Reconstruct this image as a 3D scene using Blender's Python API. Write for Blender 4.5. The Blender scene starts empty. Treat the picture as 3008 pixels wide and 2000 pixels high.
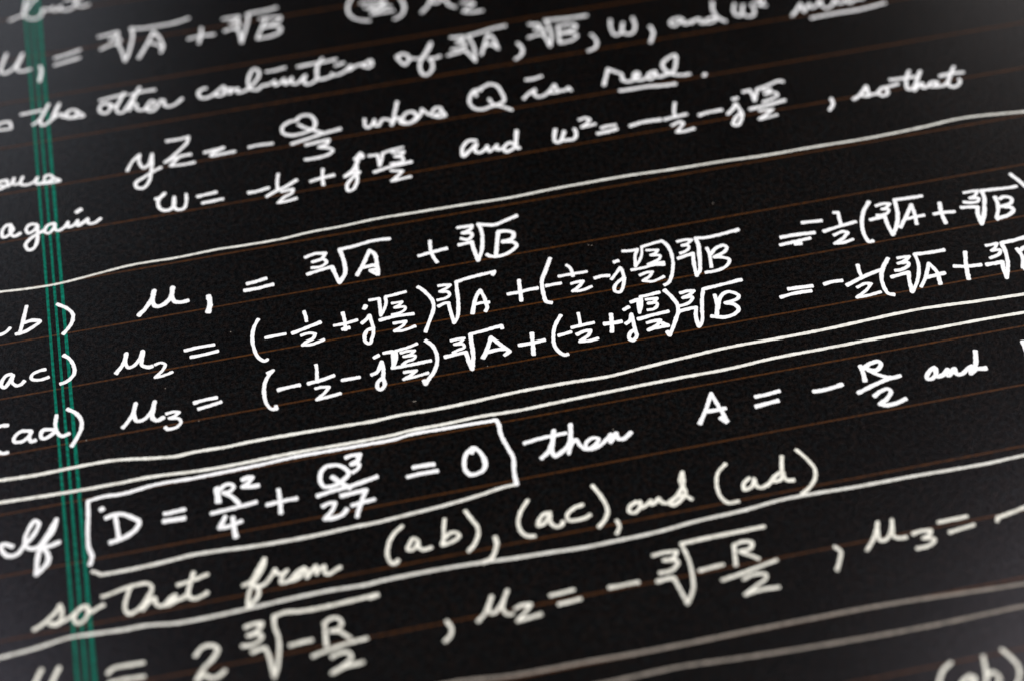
import bpy, bmesh, math, random
from mathutils import Vector, Matrix, noise

# ------------------------------------------------------------------ camera, world, lights
S = bpy.context.scene
COL = S.collection
MM = 0.001                      # the sheet is measured in millimetres, the scene in metres
CAM_EULER = (0.654945, 0.029217, -0.202161)
CAM_LOC = (26.8847, -171.2551, 163.6315)   # millimetres over the sheet
CAM_LENS = 45.5053

cam_d = bpy.data.cameras.new("camera")
cam = bpy.data.objects.new("camera", cam_d)
COL.objects.link(cam)
S.camera = cam
cam.location = [c * MM for c in CAM_LOC]
Rz = Matrix.Rotation(CAM_EULER[2], 4, 'Z'); Ry = Matrix.Rotation(CAM_EULER[1], 4, 'Y'); Rx = Matrix.Rotation(CAM_EULER[0], 4, 'X')
cam.rotation_euler = (Rz @ Ry @ Rx).to_euler()
cam_d.sensor_width = 23.6
cam_d.sensor_fit = 'HORIZONTAL'
cam_d.lens = CAM_LENS
cam_d.clip_start = 0.005
cam_d.clip_end = 20.0
cam_d.dof.use_dof = True
cam_d.dof.focus_distance = 0.2075
cam_d.dof.aperture_fstop = 7.2

world = bpy.data.worlds.new("World")
S.world = world
world.use_nodes = True
world.node_tree.nodes["Background"].inputs[0].default_value = (0.9, 0.95, 1.0, 1)
world.node_tree.nodes["Background"].inputs[1].default_value = 0.006

S.view_settings.view_transform = 'Standard'
S.view_settings.look = 'None'
S.view_settings.exposure = 0.0
S.view_settings.gamma = 1.0
S.render.film_transparent = False

def area_lamp(name, loc, target, size, watts, color):
    d = bpy.data.lights.new(name, 'AREA')
    d.shape = 'DISK'; d.size = size; d.energy = watts; d.color = color
    o = bpy.data.objects.new(name, d)
    COL.objects.link(o)
    o.location = loc
    o.rotation_euler = (Vector(target) - Vector(loc)).to_track_quat('-Z', 'Y').to_euler()
    return o
area_lamp("ceiling_lamp", (0.10, -0.25, 0.90), (0.05, -0.045, 0), 0.35, 8.4, (1.0, 0.99, 0.97))
# added unseen lights, set where their reflections brighten the sheet towards its corners
AIM = (0.045, -0.045, 0.0)
area_lamp("sheen_light_tl", (-0.29, 0.90, 0.64), AIM, 0.50, 1.00, (0.84, 0.88, 1.0))
area_lamp("sheen_light_bl", (-0.37, 0.40, 0.98), AIM, 0.42, 0.95, (0.86, 0.82, 1.0))
area_lamp("sheen_light_tr", (0.70, 0.80, 0.64), AIM, 0.42, 0.80, (1.0, 0.93, 0.93))
area_lamp("sheen_light_br", (0.585, 0.21, 0.97), AIM, 0.44, 1.6, (0.98, 0.89, 1.0))

# ------------------------------------------------------------------ materials
def new_mat(name):
    m = bpy.data.materials.new(name); m.use_nodes = True
    nt = m.node_tree
    return m, nt, nt.nodes["Principled BSDF"]

def paper_material():
    m, nt, b = new_mat("charcoal_paper")
    N = nt.nodes; L = nt.links
    tc = N.new("ShaderNodeTexCoord")
    def nz(scale, det, rough=0.6):
        n = N.new("ShaderNodeTexNoise"); n.inputs["Scale"].default_value = scale
        n.inputs["Detail"].default_value = det; n.inputs["Roughness"].default_value = rough
        L.new(tc.outputs["Object"], n.inputs["Vector"]); return n
    fib = nz(5200, 2, 0.7); mot = nz(2200, 3); big = nz(110, 3); hue = nz(1500, 2)
    r1 = N.new("ShaderNodeValToRGB")
    r1.color_ramp.elements[0].position = 0.43; r1.color_ramp.elements[0].color = (0.0001, 0.0001, 0.0001, 1)
    r1.color_ramp.elements[1].position = 0.64; r1.color_ramp.elements[1].color = (0.0072, 0.0063, 0.0058, 1)
    mx = N.new("ShaderNodeMix"); mx.data_type = 'FLOAT'; mx.inputs[0].default_value = 0.5
    L.new(fib.outputs["Fac"], mx.inputs[2]); L.new(mot.outputs["Fac"], mx.inputs[3])
    L.new(mx.outputs[0], r1.inputs["Fac"])
    r2 = N.new("ShaderNodeValToRGB")
    r2.color_ramp.elements[0].position = 0.42; r2.color_ramp.elements[0].color = (1.35, 0.92, 0.75, 1)
    r2.color_ramp.elements[1].position = 0.58; r2.color_ramp.elements[1].color = (0.72, 1.02, 1.20, 1)
    L.new(hue.outputs["Fac"], r2.inputs["Fac"])
    mul = N.new("ShaderNodeMix"); mul.data_type = 'RGBA'; mul.blend_type = 'MULTIPLY'; mul.inputs[0].default_value = 1.0
    L.new(r1.outputs["Color"], mul.inputs[6]); L.new(r2.outputs["Color"], mul.inputs[7])
    r3 = N.new("ShaderNodeMapRange"); r3.inputs[1].default_value = 0.3; r3.inputs[2].default_value = 0.7
    r3.inputs[3].default_value = 0.75; r3.inputs[4].default_value = 1.30
    L.new(big.outputs["Fac"], r3.inputs[0])
    sc = N.new("ShaderNodeVectorMath"); sc.operation = 'SCALE'
    L.new(mul.outputs[2], sc.inputs[0]); L.new(r3.outputs[0], sc.inputs["Scale"])
    L.new(sc.outputs[0], b.inputs["Base Color"])
    b.inputs["Roughness"].default_value = 0.205
    r4 = N.new("ShaderNodeMapRange"); r4.inputs[1].default_value = 0.38; r4.inputs[2].default_value = 0.62
    r4.inputs[3].default_value = 0.32; r4.inputs[4].default_value = 0.64
    L.new(mx.outputs[0], r4.inputs[0]); L.new(r4.outputs[0], b.inputs["Specular IOR Level"])
    bp = N.new("ShaderNodeBump"); bp.inputs["Strength"].default_value = 0.12; bp.inputs["Distance"].default_value = 0.00004
    L.new(fib.outputs["Fac"], bp.inputs["Height"]); L.new(bp.outputs["Normal"], b.inputs["Normal"])
    return m

def ink_material(name, c0, c1, bump=0.25):
    m, nt, b = new_mat(name)
    N = nt.nodes; L = nt.links
    tc = N.new("ShaderNodeTexCoord")
    n = N.new("ShaderNodeTexNoise"); n.inputs["Scale"].default_value = 1400; n.inputs["Detail"].default_value = 4
    L.new(tc.outputs["Object"], n.inputs["Vector"])
    r = N.new("ShaderNodeValToRGB")
    r.color_ramp.elements[0].position = 0.34; r.color_ramp.elements[0].color = (*c0, 1)
    r.color_ramp.elements[1].position = 0.58; r.color_ramp.elements[1].color = (*c1, 1)
    L.new(n.outputs["Fac"], r.inputs["Fac"]); L.new(r.outputs["Color"], b.inputs["Base Color"])
    b.inputs["Roughness"].default_value = 0.6
    b.inputs["Specular IOR Level"].default_value = 0.2
    bp = N.new("ShaderNodeBump"); bp.inputs["Strength"].default_value = bump; bp.inputs["Distance"].default_value = 0.00003
    L.new(n.outputs["Fac"], bp.inputs["Height"]); L.new(bp.outputs["Normal"], b.inputs["Normal"])
    return m

def print_material(name, base, lo, hi, scale, spec):
    """A thinly printed line: halftone specks of colour over the dark sheet."""
    m, nt, b = new_mat(name)
    N = nt.nodes; L = nt.links
    tc = N.new("ShaderNodeTexCoord")
    n = N.new("ShaderNodeTexNoise"); n.inputs["Scale"].default_value = scale; n.inputs["Detail"].default_value = 3
    L.new(tc.outputs["Object"], n.inputs["Vector"])
    r = N.new("ShaderNodeValToRGB")
    r.color_ramp.elements[0].position = 0.36; r.color_ramp.elements[0].color = (*[c * lo for c in base], 1)
    r.color_ramp.elements[1].position = 0.66; r.color_ramp.elements[1].color = (*[c * hi for c in base], 1)
    L.new(n.outputs["Fac"], r.inputs["Fac"]); L.new(r.outputs["Color"], b.inputs["Base Color"])
    b.inputs["Roughness"].default_value = 0.30
    b.inputs["Specular IOR Level"].default_value = spec
    return m

M_PAPER = paper_material()
M_INK = ink_material("white_gel_ink", (0.86, 0.86, 0.86), (0.93, 0.93, 0.93))
M_INK_THIN = ink_material("thin_cream_ink", (0.70, 0.68, 0.61), (0.86, 0.85, 0.78))
M_INK_FAINT = ink_material("faint_ink", (0.20, 0.175, 0.15), (0.30, 0.26, 0.22))
M_INK_VIGNETTE = ink_material("vignette_cream_ink", (0.70, 0.68, 0.59), (0.90, 0.88, 0.78))  # white ink of the lower rows, vignette and blur tint put into the colour
M_BROWN = print_material("brown_ruling", (0.052, 0.0165, 0.0014), 0.5, 1.35, 2600, 0.35)
M_GREEN = print_material("green_margin", (0.001, 0.135, 0.088), 0.6, 1.35, 2600, 0.12)
M_TABLE, _nt, _b = new_mat("table_wood")
_b.inputs["Base Color"].default_value = (0.05, 0.035, 0.025, 1); _b.inputs["Roughness"].default_value = 0.5
_w = _nt.nodes.new("ShaderNodeTexNoise"); _w.inputs["Scale"].default_value = 40
_r = _nt.nodes.new("ShaderNodeValToRGB"); _r.color_ramp.elements[0].color = (0.03, 0.02, 0.014, 1); _r.color_ramp.elements[1].color = (0.08, 0.055, 0.04, 1)
_nt.links.new(_w.outputs["Fac"], _r.inputs["Fac"]); _nt.links.new(_r.outputs["Color"], _b.inputs["Base Color"])

# ------------------------------------------------------------------ helpers
def mesh_obj(name, verts, faces, mat, parent=None, smooth=True, **props):
    me = bpy.data.meshes.new(name)
    me.from_pydata([(x * MM, y * MM, z * MM) for x, y, z in verts], [], faces)
    me.materials.append(mat)
    if smooth:
        me.polygons.foreach_set("use_smooth", [True] * len(me.polygons))
    me.update()
    o = bpy.data.objects.new(name, me)
    COL.objects.link(o)
    if parent: o.parent = parent
    for k, v in props.items(): o[k] = v
    return o

def box(name, x0, x1, y0, y1, z0, z1, mat, parent=None, **props):
    v = [(x, y, z) for z in (z0, z1) for y in (y0, y1) for x in (x0, x1)]
    f = [(0, 2, 3, 1), (4, 5, 7, 6), (0, 1, 5, 4), (1, 3, 7, 5), (3, 2, 6, 7), (2, 0, 4, 6)]
    return mesh_obj(name, v, f, mat, parent, smooth=False, **props)

def catmull(pts, step):
    """Centripetal Catmull-Rom through pts, resampled roughly every `step` millimetres."""
    if len(pts) == 2:
        a, b = pts; n = max(2, int((b - a).length / step))
        return [a.lerp(b, i / n) for i in range(n + 1)]
    P = [pts[0] * 2 - pts[1]] + pts + [pts[-1] * 2 - pts[-2]]
    out = []
    for i in range(1, len(P) - 2):
        p0, p1, p2, p3 = P[i - 1:i + 3]
        t0 = 0.0
        t1 = t0 + max((p1 - p0).length, 1e-4) ** 0.5
        t2 = t1 + max((p2 - p1).length, 1e-4) ** 0.5
        t3 = t2 + max((p3 - p2).length, 1e-4) ** 0.5
        n = max(2, int((p2 - p1).length / step))
        for k in range(n):
            t = t1 + (t2 - t1) * k / n
            a1 = p0 * ((t1 - t) / (t1 - t0)) + p1 * ((t - t0) / (t1 - t0))
            a2 = p1 * ((t2 - t) / (t2 - t1)) + p2 * ((t - t1) / (t2 - t1))
            a3 = p2 * ((t3 - t) / (t3 - t2)) + p3 * ((t - t2) / (t3 - t2))
            b1 = a1 * ((t2 - t) / (t2 - t0)) + a2 * ((t - t0) / (t2 - t0))
            b2 = a2 * ((t3 - t) / (t3 - t1)) + a3 * ((t - t1) / (t3 - t1))
            out.append(b1 * ((t2 - t) / (t2 - t1)) + b2 * ((t - t1) / (t2 - t1)))
    out.append(pts[-1])
    return out

PROFILE = ((-1.0, -0.06), (-0.86, 0.62), (-0.4, 0.96), (0.4, 1.0), (0.86, 0.62), (1.0, -0.06))
INK_H = 0.020
rng = random.Random(7)

# (distance past the end, width) of the closing rings, both in pen radii
CAP_ROUND = ((0.32, 0.947), (0.62, 0.785), (0.86, 0.51), (0.98, 0.2))    # at a turn of the pen
CAP_BLUNT = ((0.12, 0.985), (0.30, 0.90), (0.44, 0.70), (0.50, 0.42))    # where the pen lifts off

def add_stroke(V, Fc, pts, width, step=0.11, join0=False, join1=False):
    """One pen stroke as a low ridge of dried ink with round ends and slightly ragged edges."""
    c = catmull(pts, step)
    r = width * 0.5 * rng.uniform(0.93, 1.07)
    seed = rng.random() * 900
    length = sum((c[i + 1] - c[i]).length for i in range(len(c) - 1))
    t0 = (c[1] - c[0]).normalized(); t1 = (c[-1] - c[-2]).normalized()
    rings = []
    for a, b in reversed(CAP_ROUND if join0 else CAP_BLUNT):
        rings.append((c[0] - t0 * r * a, t0, r * b))
    acc = 0.0
    for i, p in enumerate(c):
        t = (c[min(i + 1, len(c) - 1)] - c[max(i - 1, 0)])
        if t.length < 1e-6: t = t0.copy()
        t.normalize()
        if i: acc += (c[i] - c[i - 1]).length
        # the pen rests a moment at either end and leaves a slightly fatter blob
        e = min(acc, length - acc)
        w = r * (1.0 + 0.08 * math.exp(-(e / 0.45) ** 2))
        rings.append((p, t, w))
    for a, b in (CAP_ROUND if join1 else CAP_BLUNT):
        rings.append((c[-1] + t1 * r * a, t1, r * b))
    base = len(V)
    k = len(PROFILE)
    zl = rng.uniform(0.0, 0.006)
    for i, (p, t, w) in enumerate(rings):
        n = Vector((-t.y, t.x))
        low = 1 + 0.16 * noise.noise(Vector((p.x * 0.9, p.y * 0.9, seed)))
        eL = 1 + 0.23 * noise.noise(Vector((p.x * 3.3, p.y * 3.3, seed + 50))) + 0.09 * noise.noise(Vector((p.x * 8, p.y * 8, seed + 9)))
        eR = 1 + 0.23 * noise.noise(Vector((p.x * 3.3, p.y * 3.3, seed + 150))) + 0.09 * noise.noise(Vector((p.x * 8, p.y * 8, seed + 79)))
        for u, h in PROFILE:
            ww = w * low * (eL if u < 0 else eR)
            z = h * INK_H * min(1.0, w / r + 0.15) + (zl if h > 0 else 0)
            q = p + n * (u * ww)
            V.append((q.x, q.y, z))
    for i in range(len(rings) - 1):
        a = base + i * k
        for j in range(k - 1):
            Fc.append((a + j, a + k + j, a + k + j + 1, a + j + 1))
    Fc.append(tuple(base + j for j in range(k)))
    e = base + (len(rings) - 1) * k
    Fc.append(tuple(e + j for j in reversed(range(k))))

# ------------------------------------------------------------------ the table and the sheet
X0, X1, Y0, Y1 = -31.0, 185.0, -221.0, 58.0
box("table_top", -500, 700, -600, 500, -25.0, -0.25, M_TABLE, kind="structure")

sheet = bpy.data.objects.new("ruled_sheet", None)
COL.objects.link(sheet)
sheet["label"] = "charcoal black ruled sheet covered in white handwritten equations"
sheet["category"] = "paper sheet"
sheet.location = (0, 0, 0)
box("paper", X0, X1, Y0, Y1, -0.12, 0.0, M_PAPER, sheet)

# printed brown rules every 7.14 mm, slightly uneven, and the triple green margin rule
RULE_STEP = 7.14
for i in range(-6, 30):
    y = -RULE_STEP * i
    V = []; Fc = []; n = 240
    for k in range(n + 1):
        x = X0 + 0.5 + (X1 - X0 - 1.0) * k / n
        w = 0.100 * (1 + 0.18 * noise.noise(Vector((x * 0.35, i * 7.3, 3))))
        yy = y + 0.03 * noise.noise(Vector((x * 0.02, i * 3.1, 8)))
        V += [(x, yy - w, 0.0022), (x, yy + w, 0.0022)]
    Fc = [(2 * k, 2 * k + 2, 2 * k + 3, 2 * k + 1) for k in range(n)]
    mesh_obj("ruled_line", V, Fc, M_BROWN, sheet, smooth=False)
for j, w0 in enumerate((0.145, 0.14, 0.175)):
    x = j * 0.806
    V = []; n = 260
    for k in range(n + 1):
        y = Y0 + 0.5 + (Y1 - Y0 - 1.0) * k / n
        w = w0 * (1 + 0.12 * noise.noise(Vector((y * 0.6, j * 5.3, 1))))
        V += [(x - w, y, 0.0046), (x + w, y, 0.0046)]
    Fc = [(2 * k, 2 * k + 1, 2 * k + 3, 2 * k + 2) for k in range(n)]
    mesh_obj("margin_line", V, Fc, M_GREEN, sheet, smooth=False)

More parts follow.
